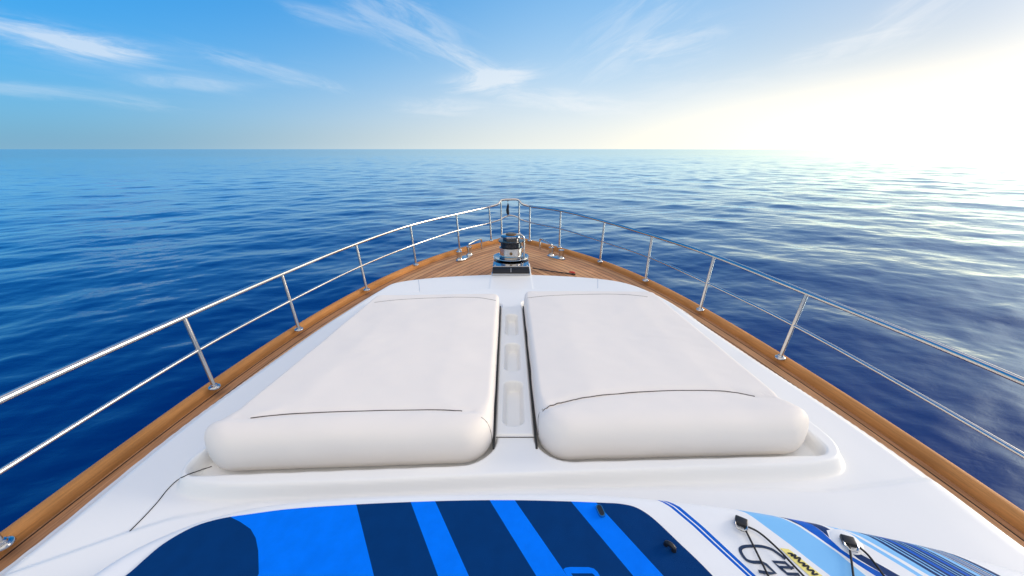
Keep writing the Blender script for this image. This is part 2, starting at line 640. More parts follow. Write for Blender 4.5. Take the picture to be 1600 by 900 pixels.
jm.tube([Vector((x, 1.578, deck_z(1.58) + 0.191)) for x in np.linspace(-0.083, 0.117, 8)], 0.0022, 6)
jm.build('joint', M['gap'], roof)
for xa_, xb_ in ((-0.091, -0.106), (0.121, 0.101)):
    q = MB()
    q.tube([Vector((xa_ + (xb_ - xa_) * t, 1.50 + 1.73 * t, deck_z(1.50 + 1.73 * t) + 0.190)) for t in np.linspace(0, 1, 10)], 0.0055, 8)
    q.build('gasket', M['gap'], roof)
for a_, b_ in (((656, 456), (654, 441)), ((934, 451), (933, 441))):
    q = MB()
    A, B = at(*a_, 0.12), at(*b_, 0.03)
    q.tube(on_roof([(A[0] + (B[0] - A[0]) * t, A[1] + (B[1] - A[1]) * t) for t in np.linspace(0, 1, 12)], 0.0), 0.0018, 6)
    q.build('joint', M['board_steel'], roof)

# ------------------------------------------------------------------ guard rail
SL = [((287, 495), (335, 604)), ((440, 428), (467, 514)), ((556, 381), (573, 452)), ((641, 352), (650, 413)), ((713, 334.5), (718, 390)), ((764, 323), (767.5, 375.5))]
SR = [((1261, 458), (1219, 558)), ((1116, 400), (1094, 483)), ((1019, 368), (1008.5, 437.5)), ((944.5, 346), (937.5, 408)), ((876, 329), (874, 386)), ((828, 322), (827.5, 375.5))]
PULP = [((782.5, 314.5), (784, 370)), ((811, 314), (811, 370))]
ML = [(310, 547), (453, 470), (564, 415.5), (645, 383), (716, 360), (766, 348)]
MR = [(1240.6, 508), (1105, 442), (1014, 401.5), (941, 377), (875, 357), (828, 347)]
rail = MB()
sides = {}
stan = []
for side, lst, mids in ((-1, SL, ML), (1, SR, MR)):
    tops, mid = [], []
    for (t, bpx), mpx in zip(lst, mids):
        bx, by = at(*bpx, 0.062)
        base = Vector((bx, by, deck_z(by) + 0.058))
        top = at_y(*t, by)
        mp = at_y(*mpx, by)
        # the stanchion is straight: put the middle rail on it
        k = (mp.z - base.z) / (top.z - base.z)
        stan.append((base, top))
        tops.append(top)
        mid.append(base + (top - base) * k)
    sides[side] = (tops, mid)
# aft ends, running out of the picture
for side, tp, mp in ((-1, (0, 625), (0, 737)), (1, (1600, 597), (1600, 712))):
    tops, mid = sides[side]
    x, y = at(*tp, 0.575)
    x2, y2 = at(*mp, 0.33)
    a = Vector((x, y, deck_z(y) + 0.575))
    b2 = Vector((x2, y2, deck_z(y2) + 0.33))
    far = 0.2
    ta = Vector((a.x + side * 0.05, far, deck_z(far) + 0.575))
    mb_ = Vector((b2.x + side * 0.03, far, deck_z(far) + 0.33))
    sides[side] = ([ta, a] + tops, [mb_, b2] + mid)
# aft port stanchion whose foot shows at the picture's edge
bx, by = at(3, 850, 0.062)
stan.insert(0, (Vector((bx, by, deck_z(by) + 0.058)), Vector((bx - 0.075, by, deck_z(by) + 0.572))))
pul = []
for (t, bpx) in PULP:
    by = 6.33
    base = at_y(*bpx, by)
    base.z = deck_z(by) + 0.055
    top = at_y(*t, by)
    pul.append((base, top))
pt = [p[1] for p in pul]
tl, ml = sides[-1]
tr, mr = sides[1]
hoop = [pt[0] + Vector((0.012, 0.03, 0.012)), (pt[0] + pt[1]) / 2 + Vector((0, 0.05, 0.02)), pt[1] + Vector((-0.012, 0.03, 0.012))]
lead_l = pt[0] + Vector((-0.045, -0.035, -0.04))
lead_r = pt[1] + Vector((0.045, -0.035, -0.04))
top_path = catmull(tl + [lead_l] + hoop + [lead_r] + tr[::-1], 10)
gr_o = empty('guard_rail', (0, 4, 2.7))
gr_o.parent = yacht
gr_o.matrix_parent_inverse = yacht.matrix_basis.inverted()
a = MB()
a.tube(top_path, 0.0175, 14)
a.build('top_rail', M['steel'], gr_o)
mh = [at_y(787, 340, 6.36), at_y(797, 336.5, 6.39), at_y(808, 339, 6.36)]
mid_path = catmull(ml + [at_y(783, 342.5, 6.33)] + mh + [at_y(812, 342, 6.33)] + mr[::-1], 10)
a = MB()
a.tube(mid_path, 0.0115, 12)
a.build('middle_rail', M['steel'], gr_o)
for base, top in stan + pul:
    s = MB()
    dirv = (top - base).normalized()
    near = (top - base).length
    s.tube([base - dirv * 0.004, top - dirv * 0.008], 0.0135, 14)
    o = s.build('stanchion', M['steel'], gr_o)

def relparent(name, mb, m, grand):
    return mb.build(name, m, grand)


for base, top in stan + pul:
    fl = MB()
    fl.lathe([(0.036, -0.003), (0.036, 0.004), (0.032, 0.009), (0.02, 0.012), (0.018, 0.022), (0.0145, 0.024)], base, 24)
    for kx, ky in ((0.026, 0), (-0.026, 0), (0, 0.026), (0, -0.026)):
        fl.lathe([(0.0045, 0.0), (0.0045, 0.010), (0.002, 0.012)], base + Vector((kx, ky, 0)), 8)
    fl.build('base_flange', M['chrome'], gr_o)

# ------------------------------------------------------------------ windlass
WY = 4.26
wz0 = deck_z(WY) + 0.128
wx = -0.012
wl = empty('windlass', (wx, WY + 0.3, wz0))
wl.parent = yacht
wl.matrix_parent_inverse = yacht.matrix_basis.inverted()
q = MB()
q.box((wx, WY + 0.30, wz0 + 0.012), (0.455, 0.60, 0.020), bev=0.006)
q.build('base_flange', M['chrome'], wl)
q = MB()
q.box((wx, WY + 0.30, wz0 + 0.062), (0.44, 0.585, 0.080), bev=0.012, taper=0.97)
q.build('gear_housing', M['dark_chrome'], wl)
q = MB()
q.box((wx, WY + 0.30, wz0 + 0.105), (0.425, 0.565, 0.008), bev=0.003)
q.box((wx, WY + 0.0035, wz0 + 0.064), (0.008, 0.006, 0.05), bev=0.002)
for sx in (-1, 1):
    for sy in (-1, 1):
        q.lathe([(0.012, 0), (0.012, 0.005), (0.008, 0.009)], (wx + sx * 0.185, WY + 0.3 + sy * 0.255, wz0 + 0.109), 12)
q.build('top_plate', M['chrome'], wl)
dc = Vector((wx, WY + 0.36, wz0 + 0.109))
q = MB()
q.lathe([(0.10, 0.0), (0.205, 0.016), (0.222, 0.024), (0.220, 0.031), (0.20, 0.029), (0.155, 0.014), (0.10, 0.016)], dc, 56)
q.build('chain_wheel', M['chrome'], wl)
q = MB()
q.lathe([(0.142, 0.018), (0.145, 0.036), (0.132, 0.042), (0.130, 0.052), (0.140, 0.058), (0.138, 0.128), (0.146, 0.133), (0.146, 0.146), (0.138, 0.150)], dc, 48)
q.build('drum', M['steel'], wl)
q = MB()
q.lathe([(0.1385, 0.1505), (0.128, 0.156), (0.126, 0.204), (0.142, 0.210), (0.154, 0.218), (0.154, 0.228), (0.12, 0.231)], dc, 48)
q.build('upper_drum', M['dark_chrome'], wl)
q = MB()
q.lathe([(0.100, 0.2315), (0.106, 0.262), (0.124, 0.276), (0.124, 0.292), (0.112, 0.298)], dc, 48)
q.build('capstan_head', M['chrome'], wl)
q = MB()
q.lathe([(0.066, 0.2985), (0.066, 0.310), (0.054, 0.316)], dc, 32)
q.build('cap', M['bronze'], wl)
q = MB()
q.tube(catmull([dc + Vector(v) for v in ((0.158, -0.02, 0.014), (0.161, -0.02, 0.08), (0.160, -0.02, 0.20), (0.152, -0.015, 0.270), (0.12, -0.01, 0.303), (0.072, 0, 0.304))], 6), 0.0105, 10)
q.build('pawl_bracket', M['steel'], wl)
q = MB()
q.lathe([(0.019, 0), (0.019, 0.006), (0.010, 0.010)], (0, 0, 0), 14)
k0 = MB()
k0.v = [Vector((v.x, -v.z, v.y)) + dc + Vector((0.0, -0.137, 0.094)) for v in q.v]
k0.f, k0.m = q.f, q.m
k0.build('plug', M['bronze'], wl)

# ------------------------------------------------------------------ mooring cleats
for posts, horn, side in ((((718, 407), (733.5, 399)), ((733, 386), (752, 376.5)), -1), (((861, 400), (876.5, 404.5)), ((859, 383), (844, 376)), 1)):
    P = [at3(*p, 0.0) for p in posts]
    c0 = (P[0] + P[1]) / 2
    ax = (P[1] - P[0])
    ang = math.atan2(ax.y, ax.x)
    cl = empty('mooring_cleat', c0)
    cl.parent = yacht
    cl.matrix_parent_inverse = yacht.matrix_basis.inverted()
    q = MB()
    hl = ax.length / 2 + 0.075
    rows2 = []
    for zz, k in ((0.001, 1.0), (0.008, 1.0), (0.014, 0.93)):
        rows2.append([c0 + Vector((math.cos(ang) * hl * k * math.cos(t) - math.sin(ang) * 0.06 * k * math.sin(t), math.sin(ang) * hl * k * math.cos(t) + math.cos(ang) * 0.06 * k * math.sin(t), zz)) for t in np.linspace(0, 2 * PI, 32, endpoint=False)])
    vv = [p for r in rows2 for p in r]
    ff = [(i * 32 + k, i * 32 + (k + 1) % 32, (i + 1) * 32 + (k + 1) % 32, (i + 1) * 32 + k) for i in range(2) for k in range(32)] + [tuple(64 + k for k in range(32))]
    q.add(vv, ff)
    q.build('base_plate', M['chrome'], cl)
    for p in P:
        q = MB()
        q.lathe([(0.048, 0.012), (0.042, 0.022), (0.037, 0.035), (0.036, 0.115), (0.041, 0.122), (0.041, 0.132), (0.033, 0.137)], p, 28)
        q.build('bollard', M['steel'], cl)
    tip = P[1] if side < 0 else P[0]
    hz = deck_z(tip.y) + 0.165
    e2 = at3(*horn[1], 0.14)
    q = MB()
    A = tip + Vector((0, 0, 0.135))
    q.tube(catmull([A, A + Vector((0, 0, 0.035)), A + (e2 - A) * 0.15 + Vector((0, 0, 0.042)), A + (e2 - A) * 0.85 + Vector((0, 0, 0.04)), e2 + Vector((0, 0, 0.02)), Vector((e2.x, e2.y, deck_z(e2.y) + 0.01))], 6), 0.013, 10)
    q.build('horn', M['steel'], cl)

# ------------------------------------------------------------------ loose things on the foredeck
A, B = at3(832, 419, 0.03), at3(893, 428, 0.012)
q = MB()
q.tube([A, A + (B - A) * 0.5 + Vector((0, 0, -0.004)), B], 0.0075, 10)
q.tube([B, B + (B - A).normalized() * 0.05], 0.0095, 10)
h = empty('boat_hook', (A + B) / 2)
q.build('shaft', M['black'], h)
q = MB()
e = (B - A).normalized()
q.tube([B - e * 0.03 + Vector((0, 0.03, 0.012)), B + e * 0.02 + Vector((0, 0.035, 0.014)), B + e * 0.045 + Vector((0, 0.02, 0.013))], [0.008, 0.014, 0.009], 10)
q.build('tip', M['red'], h)
tag(h, 'thin dark rod with a red tip lying on the teak foredeck beside the windlass', 'boat hook')

# furled flag on a short staff at the pulpit
fa, fb = at_y(793.5, 339, 6.385), at_y(793.5, 317, 6.385)
h = empty('furled_flag', fa)
q = MB()
q.tube([fa, fb + Vector((0, 0, 0.03))], 0.006, 8)
q.lathe([(0.005, 0), (0.012, 0.008), (0.005, 0.018)], fb + Vector((0, 0, 0.03)), 12)
q.build('staff', M['steel'], h)
q = MB()
pth = [fa.lerp(fb, t) + Vector((0.004 * math.sin(t * 9), -0.012, 0)) for t in np.linspace(0.14, 0.96, 12)]
q.tube(pth, [0.006, 0.017, 0.024, 0.026, 0.024, 0.025, 0.022, 0.020, 0.021, 0.017, 0.012, 0.006], 12)
q.build('cloth', M['flag'], h)
tag(h, 'small dark furled flag on a short staff at the tip of the bow rail', 'flag')


# ------------------------------------------------------------------ sun pads
def cushion(name, poly, radii, seam_px, front_px, label, seed, extra):
    T = 0.20
    ring = densify(rounded(poly, radii, 14), 0.028)
    Mn = len(ring)
    P = np.array(ring)
    bl, br_ = np.array(poly[0]), np.array(poly[1])
    ev = (br_ - bl) / np.linalg.norm(br_ - bl)
    inward = np.array([-ev[1], ev[0]])
    rear = (P[:, :2] - bl) @ inward                         # distance ahead of the rear edge
    width = np.linalg.norm(br_ - bl)
    w = 1 - sst(rear, 0.05, 0.32)
    r = 0.032 + 0.070 * w
    cen = P[:, :2].mean(axis=0)
    xin = float(P[np.argmin(np.abs(P[:, 0])), 0])
    verts, faces = [], []
    rows_ = []
    phis = [-85, -70, -50, -30, -12, 4, 20, 36, 52, 66, 78, 90]
    ce = 0.66
    for ph in phis:
        a_ = math.radians(ph)
        o_ = r * (np.abs(math.cos(a_)) ** ce) - r
        zz = T / 2 + T / 2 * math.copysign(abs(math.sin(a_)) ** ce, a_)
        rows_.append(np.column_stack([P[:, 0] + P[:, 2] * o_, P[:, 1] + P[:, 3] * o_, np.full(Mn, zz)]))
    base_ = rows_[-1].copy()
    K = 34
    for k in range(1, K):
        s = (k / K) ** 1.15
        rows_.append(np.column_stack([base_[:, :2] * (1 - s) + cen * s, base_[:, 2]]))
    A_ = np.array(rows_)
    ex = [(rx, ry) for rx, ry in (at(*p, 0.33) for p in seam_px)]
    seamX = np.array([p[0] for p in ex])
    seamY = np.array([p[1] for p in ex])
    fx = [at(*p, 0.32) for p in front_px]
    pol = [tuple(p[:2]) for p in ring]
    D_ = sdf(A_[..., 0].ravel(), A_[..., 1].ravel(), pol).reshape(A_.shape[:2])
    for i in range(A_.shape[0]):
        for k in range(Mn):
            x, y, z = A_[i, k]
            d_ = max(D_[i, k], 0)
            top = max(0.0, min(1.0, (z / T - 0.5) * 2))
            rr_ = (np.array((x, y)) - bl) @ inward
            z += top * 0.012 * min(1, d_ / 0.30)
            roll = math.exp(-((rr_ - 0.11) / 0.085) ** 2)
            z += top * 0.016 * roll
            x = xin + (x - xin) * (1 + (0.046 if P[:, 0].mean() < 0 else 0.035) * roll)
            # stitched seams pull the cover down a little
            sy = np.interp(x, seamX, seamY)
            z -= top * 0.010 * math.exp(-((y - sy) / 0.022) ** 2)
            # slack cover: soft hollows and pulls
            nz = noise.noise(Vector((x * 1.7, y * 1.4, seed))) * 0.004 + noise.noise(Vector((x * 4.6 + y * 1.3, y * 3.1, seed + 3))) * 0.0022
            pull = noise.noise(Vector((x * 9 + y * 5, y * 16 - x * 4, seed + 9))) * 0.0015
            z += top * (nz + pull)
            side_n = noise.noise(Vector((x * 6, y * 6, z * 9 + seed))) * 0.004 * (1 - top)
            A_[i, k] = (x + side_n, y + side_n, z)
    zoff = deck_z(0) + 0.121
    A_[..., 2] += zoff + 0.02 * A_[..., 1]
    R = A_.shape[0]
    verts = A_.reshape(-1, 3).tolist() + [[cen[0], cen[1], float(A_[-1, :, 2].mean())]]
    for i in range(R - 1):
        for k in range(Mn):
            k2 = (k + 1) % Mn
            faces.append((i * Mn + k, i * Mn + k2, (i + 1) * Mn + k2, (i + 1) * Mn + k))
    for k in range(Mn):
        faces.append(((R - 1) * Mn + k, (R - 1) * Mn + (k + 1) % Mn, len(verts) - 1))
    faces.append(tuple(range(Mn - 1, -1, -1)))
    root = empty(name, (float(cen[0]), float(cen[1]), float(zoff)))
    o = mesh_obj('cover', verts, faces, M['vinyl'], root)
    tree = bvh_of(o)
    q_ = MB()
    path = [p for p in (drop(tree, v.x, v.y, 0.0016) for v in catmull([(*p, 0) for p in ex], 14)) if p]
    q_.tube(path, 0.0027, 6)
    q_.build('rear_seam', M['piping'], root)
    q_ = MB()
    path = [p for p in (drop(tree, v.x, v.y, 0.0005) for v in catmull([(*p, 0) for p in fx], 14)) if p]
    q_.tube(path, 0.0016, 6)
    q_.build('front_seam', M['piping'], root)
    for pts in extra:                                       # seams running down the end of the roll
        pp = []
        for px, py in pts:
            dirv = Vector(((px - 800) / F_PX, _c - (py - 450) / F_PX * _s, -_s - (py - 450) / F_PX * _c)).normalized()
            hh = tree.ray_cast(Vector((0, 0, EYE)), dirv)
            if hh[0] is not None:
                pp.append(hh[0] + hh[1] * 0.0004)
        if len(pp) > 1:
            q_ = MB()
            q_.tube(catmull(pp, 5), 0.0016, 6)
            q_.build('end_seam', M['piping'], root)
    tag(root, label, 'sun pad', 'white sun pads on the foredeck')
    return o


cushion('sun_pad', CU_L, [0.13, 0.15, 0.07, 0.07], [(392, 654), (440, 648.5), (500, 645), (600, 640.5), (680, 640), (722, 642)], [(585, 473), (640, 468), (700, 465.5), (745, 466), (775, 470)],
        'white sun pad left of the centre console, black cord beside its rolled end', 1.3,
        [[(752, 652), (760, 659), (766, 672), (768.5, 688)]])
cushion('sun_pad', CU_R, [0.15, 0.13, 0.07, 0.07], [(848, 639), (862, 632), (890, 624.5), (940, 617), (1000, 611.5), (1060, 608.5), (1110, 608.5), (1150, 611), (1180, 617)], [(824, 466), (860, 463.5), (930, 461), (975, 461.5), (1012, 465)],
        'white sun pad right of the centre console, its rear seam strongly arched', 8.9,
        [[(848, 639), (842, 648), (841, 664), (842, 680)]])

# thin black cord from under the port pad over the moulding
def on_surface(px, py):
    off = 0.13
    for _ in range(14):
        x_, y_ = at(px, py, off)
        off = 0.5 * off + 0.5 * (roof_z(x_, y_) - deck_z(y_))
    return (x_, y_)


cp = [on_surface(*p) for p in [(v.x, v.y) for v in catmull([(203, 830, 0), (225, 808, 0), (246, 785, 0), (262, 765, 0), (278, 750, 0), (296, 741, 0), (331, 729, 0)], 10)]]
q = MB()
q.tube(on_roof([(p[0], p[1]) for p in cp], 0.001), 0.0021, 8)
o = q.build('cord', M['cord'])
tag(o, 'thin black cord running over the white moulding from under the left sun pad', 'cord')

# ------------------------------------------------------------------ inflatable paddle board, lying athwart the deck
BT = 0.30                                                   # height of its top above the deck plane
far_edge = [(-1.40, 0.72), (-1.385, 0.82), (-1.33, 0.915), (-1.23, 1.00), (-1.10, 1.065), (-0.93, 1.11), (-0.70, 1.138), (-0.45, 1.152), (0.0, 1.160), (0.35, 1.155),
            (0.62, 1.128), (0.90, 1.085), (1.24, 1.004), (1.45, 0.945), (1.66, 0.868), (1.83, 0.78), (1.95, 0.68), (2.0, 0.58)]
# grow by the part of the rounded rail that turns out of sight
near_edge = [(1.97, 0.50), (1.86, 0.42), (1.60, 0.36), (1.2, 0.32), (0.6, 0.30), (-0.2, 0.30), (-0.9, 0.33), (-1.2, 0.38), (-1.34, 0.47), (-1.39, 0.59)]
bo = [(p[0], p[1]) for p in catmull([(x, y + (0.022 if k < 18 else 0), 0) for k, (x, y) in enumerate(far_edge + near_edge)], 8, True)]


def board_px(px, py):
    x, y = at(px, py, BT)
    return (x, y)


def zprof(d):
    r_, hgt = 0.07, 0.072
    t = np.clip(d / r_, 0, 1)
    return -hgt * (1 - np.sqrt(np.clip(1 - (1 - t) ** 2.2, 0, 1)))


def cdt_mesh(name, outer, regions, mats, parent, lift, step=0.05, rings=(), profile=True, skirt=0.0, smooth=True):
    """triangulate `outer` with every region as a constraint; later regions win; mats[0] is the ground colour"""
    def ccw(p):
        ar = sum(p[i - 1][0] * p[i][1] - p[i][0] * p[i - 1][1] for i in range(len(p)))
        return list(p) if ar > 0 else list(p)[::-1]
    outer = ccw(outer)
    polys = [outer] + [ccw(r) for r, _ in regions]
    verts, faces, edges = [], [], []
    for p in polys:
        b_ = len(verts)
        verts += [Vector((x, y)) for x, y in p]
        faces.append(list(range(b_, b_ + len(p))))
    C_ = np.array(outer)
    for rg in rings:
        nx = np.roll(C_, -1, 0) - np.roll(C_, 1, 0)
        nl = np.hypot(nx[:, 0], nx[:, 1])[:, None]
        nn = np.column_stack([nx[:, 1], -nx[:, 0]]) / nl
        b_ = len(verts)
        for sg in (1,):
            area = np.sum(C_[:, 0] * np.roll(C_[:, 1], -1) - np.roll(C_[:, 0], -1) * C_[:, 1])
            off_ = C_ - nn * rg * (1 if area > 0 else -1)
        verts += [Vector((float(x), float(y))) for x, y in off_]
        edges += [(b_ + k, b_ + (k + 1) % len(off_)) for k in range(len(off_))]
    x0, y0 = C_.min(0)
    x1, y1 = C_.max(0)
    gxx, gyy = np.meshgrid(np.arange(x0, x1, step), np.arange(y0, y1, step))
    ins = sdf(gxx.ravel(), gyy.ravel(), outer) > 0.03
    verts += [Vector((float(a_), float(b__))) for a_, b__ in zip(gxx.ravel()[ins], gyy.ravel()[ins])]
    vo, eo, fo, ov, oe, of = delaunay_2d_cdt(verts, edges, faces, 0, 1e-5)
    V_ = np.array([(v.x, v.y) for v in vo])
    d_ = np.maximum(sdf(V_[:, 0], V_[:, 1], outer), 0)
    zz = (zprof(d_) if profile else 0) + lift
    keepf, mi = [], []
    for f_, src in zip(fo, of):
        if 0 not in src:
            continue
        top_ = max(src)
        keepf.append(f_)
        mi.append(0 if top_ == 0 else regions[top_ - 1][1])
    vs = [(float(x), float(y), deck_z(y) + float(z)) for (x, y), z in zip(V_, zz + np.zeros(len(V_)))]
    if skirt:
        b_ = len(vs)
        N_ = len(outer)
        vs += [(x, y, deck_z(y) + lift) for x, y in outer] + [(x, y, deck_z(y) + lift - skirt) for x, y in outer]
        for k in range(N_):
            k2 = (k + 1) % N_
            keepf.append((b_ + k, b_ + N_ + k, b_ + N_ + k2, b_ + k2))
            mi.append(0)
    return mesh_obj(name, vs, keepf, mats, parent, smooth, mi)


board = empty('paddleboard', (0.2, 0.75, deck_z(0.75) + 0.15))
tag(board, 'white inflatable paddle board with navy and blue striped pad lying across the deck', 'paddleboard')


def Z5(x, y):
    return board_px(1080 + x / 5, 770 + y / 5)


def Z8(x, y):
    return board_px(850 + x * 0.1875, 770 + y * 0.1875)


def run_down(pts, to=0.335):
    """carry the last leg of a line on to the near rail, past the picture's lower edge"""
    (xa, ya), (xb, yb) = pts[-2], pts[-1]
    if yb <= to:
        return pts
    k = (to - yb) / (yb - ya)
    return pts + [(xb + (xb - xa) * k, to)]


def band(left, right):
    return run_down(left) + run_down(right)[::-1]


G = []
# twin pin stripes
Lp = [Z8(930, 20), Z8(960, 48), Z8(1060, 125), Z8(1240, 275), Z8(1400, 425), Z8(1600, 610)]
Rp = [Z8(975, 25), Z8(1035, 52), Z8(1130, 115), Z8(1330, 285), Z8(1480, 425), Z8(1600, 537)]


def lerp_line(A_, B_, t):
    return [(a_[0] + (b_[0] - a_[0]) * t, a_[1] + (b_[1] - a_[1]) * t) for a_, b_ in zip(A_, B_)]


G.append((band(lerp_line(Lp, Rp, 0.0), lerp_line(Lp, Rp, 0.38)), 1))
G.append((band(lerp_line(Lp, Rp, 0.54), lerp_line(Lp, Rp, 1.0)), 1))
# light blue band
Lb = [Z5(300, 60), Z5(350, 105), Z5(430, 150), Z5(590, 270), Z5(760, 395), Z5(950, 545), Z5(1090, 650)]
wl0 = [Z5(600, 100), Z5(645, 152), Z5(712, 185), Z5(850, 268), Z5(1000, 368), Z5(1150, 474), Z5(1230, 540), Z5(1360, 645)]
G.append((band(Lb, wl0), 3))
# navy, blue, navy
nav = [Z5(622, 100), Z5(662, 150), Z5(725, 180), Z5(862, 260), Z5(1012, 358), Z5(1162, 464), Z5(1242, 530), Z5(1375, 635)]
nav_u = [Z5(690, 100), Z5(735, 165), Z5(790, 200), Z5(920, 295), Z5(1060, 395), Z5(1180, 478), Z5(1300, 560), Z5(1440, 650)]
G.append((band(nav, nav_u), 2))
blu_u = [Z5(850, 130), Z5(880, 188), Z5(945, 240), Z5(1030, 310), Z5(1110, 385), Z5(1170, 440), Z5(1250, 495), Z5(1380, 570), Z5(1530, 650)]
G.append((band(nav_u, blu_u), 1))
G.append(([Z5(860, 130), Z5(880, 188), Z5(945, 240), Z5(1030, 308), Z5(1080, 352), Z5(1058, 292), Z5(1088, 284), Z5(1020, 235), Z5(950, 200), Z5(910, 130)], 2))
nv2 = [Z5(1250, 470), Z5(1310, 520), Z5(1400, 575), Z5(1540, 655)]
nv2u = [Z5(1300, 468), Z5(1400, 520), Z5(1500, 575), Z5(1640, 655)]
G.append((band(nv2, nv2u), 2))
# pale stripes either side of a white line, then the pin-striped nose
s1 = [Z5(960, 150), Z5(1000, 205), Z5(1110, 262), Z5(1240, 338), Z5(1420, 440), Z5(1600, 548), Z5(1750, 640)]
s1b = [Z5(1010, 150), Z5(1060, 212), Z5(1150, 255), Z5(1270, 325), Z5(1440, 425), Z5(1610, 525), Z5(1780, 630)]
G.append((band(s1, s1b), 3))
s2 = [Z5(1060, 150), Z5(1110, 224), Z5(1200, 272), Z5(1320, 338), Z5(1480, 430), Z5(1640, 520), Z5(1820, 625)]
s2b = [Z5(1230, 190), Z5(1285, 268), Z5(1380, 325), Z5(1480, 390), Z5(1600, 462), Z5(1750, 550), Z5(1900, 640)]
G.append((band(s2, s2b), 3))
nose_end = [Z5(1900, 290), Z5(1960, 420), Z5(2060, 470), Z5(2160, 520), Z5(2280, 580), Z5(2400, 640), Z5(2520, 700)]
G.append((band(s2b, nose_end), 2))
for k_, (t0, t1, mi_) in enumerate(((0.07, 0.10, 3), (0.15, 0.175, 3), (0.23, 0.30, 1), (0.335, 0.35, 3), (0.40, 0.42, 3), (0.47, 0.53, 1), (0.56, 0.578, 3), (0.62, 0.70, 3), (0.72, 0.735, 0), (0.76, 0.84, 5), (0.855, 0.87, 0), (0.90, 0.93, 3))):
    G.append((band(lerp_line(s2b, nose_end, t0), lerp_line(s2b, nose_end, t1)), mi_))
mats_b = [M['board_white'], M['board_blue'], M['board_navy'], M['board_sky'], M['board_navy'], M['board_steel']]
cdt_mesh('hull_body', bo, G, mats_b, board, BT, rings=(0.004, 0.012, 0.024, 0.040, 0.058, 0.075))
# lower half of the rail and the bottom
q = MB()
C_ = np.array(bo)
area = np.sum(C_[:, 0] * np.roll(C_[:, 1], -1) - np.roll(C_[:, 0], -1) * C_[:, 1])
nx = np.roll(C_, -1, 0) - np.roll(C_, 1, 0)
nn = np.column_stack([nx[:, 1], -nx[:, 0]]) / np.hypot(nx[:, 0], nx[:, 1])[:, None] * (1 if area > 0 else -1)
vv, ff = [], []
N_ = len(C_)
for ins_, dz_ in ((0.0, -0.072), (0.002, -0.095), (0.02, -0.128), (0.07, -0.145)):
    for (x, y), (a_, b_) in zip(C_, nn):
        vv.append((x - a_ * ins_, y - b_ * ins_, deck_z(y) + BT + dz_))
for i in range(3):
    for k in range(N_):
        k2 = (k + 1) % N_
        ff.append((i * N_ + k, (i + 1) * N_ + k, (i + 1) * N_ + k2, i * N_ + k2))
ff.append(tuple(3 * N_ + k for k in range(N_)))
q.add(vv, ff)
q.build('rail', M['board_white'], board, angle=180)

# traction pad
pad_far = [(205, 895), (225, 877), (255, 852), (300, 826), (340, 813), (400, 803.5), (450, 797), (560, 789.5), (700, 784), (800, 783), (890, 785), (940, 787), (968, 788.5), (990, 793), (1006, 801), (1022, 813), (1060, 849), (1110, 898)]
padp = [board_px(*p) for p in pad_far]
rx = padp[-1]
pad_near = [(rx[0] + 0.10, 0.60), (rx[0] + 0.10, 0.46), (rx[0] + 0.0, 0.40), (0.1, 0.375), (-0.8, 0.39), (-1.13, 0.44), (-1.26, 0.55), (-1.29, 0.70)]
pad_o = [(p[0], p[1]) for p in catmull([(*p, 0) for p in padp + pad_near], 5, True)]


def straight(a_, b_, to=0.2):
    A_, B_ = board_px(*a_), board_px(*b_)
    k = (to - B_[1]) / (B_[1] - A_[1])
    k2 = (1.3 - A_[1]) / (A_[1] - B_[1])
    return [(A_[0] + (A_[0] - B_[0]) * k2, 1.3), (B_[0] + (B_[0] - A_[0]) * k, to)]


cap = [board_px(*p) for p in ((340, 785), (352, 805), (376, 817), (392, 828), (400, 842), (404, 862), (405, 898))] + [(-0.80, 0.45), (-0.86, 0.2)]
PR = []
e1, e2 = straight((557, 790), (584, 899)), None
PR.append((cap + [e1[1], e1[0]], 1))
for la, lb, ra, rb in (((641.5, 785), (684, 900), (680, 784.5), (732, 900)), ((765, 783), (837, 900), (805, 784), (885, 900)), ((892, 785), (988, 900), (932.5, 788), (1035, 900))):
    a_, b_ = straight(la, lb), straight(ra, rb)
    PR.append(([a_[0], a_[1], b_[1], b_[0]], 1))
PR.append(([Z8(160, 646), Z8(178, 633), Z8(215, 627), Z8(370, 628), Z8(415, 640), Z8(445, 668), Z8(520, 800), Z8(500, 860), Z8(300, 870), Z8(250, 800)], 1))
PR.append(([Z8(225, 680), Z8(400, 680), Z8(418, 692), Z8(470, 795), Z8(440, 835), Z8(330, 840), Z8(300, 800)], 0))
cdt_mesh('traction_pad', pad_o, PR, [M['pad_navy'], M['pad_blue']], board, BT + 0.005, profile=False, skirt=0.006, smooth=False)


def ribbon(mb, pts, w, lift, m=0, n=6):
    pts = [Vector((p[0], p[1])) for p in pts]
    pth = [Vector((p.x, p.y)) for p in catmull([(*p, 0) for p in pts], n)]
    v, f = [], []
    for i, p in enumerate(pth):
        t = (pth[min(i + 1, len(pth) - 1)] - pth[max(i - 1, 0)]).normalized()
        nr_ = Vector((-t.y, t.x)) * w / 2
        for s in (1, -1):
            c_ = p + nr_ * s
            v.append((c_.x, c_.y, deck_z(c_.y) + lift))
    for i in range(len(pth) - 1):
        f.append((2 * i, 2 * i + 1, 2 * i + 3, 2 * i + 2))
    mb.add(v, f, m)


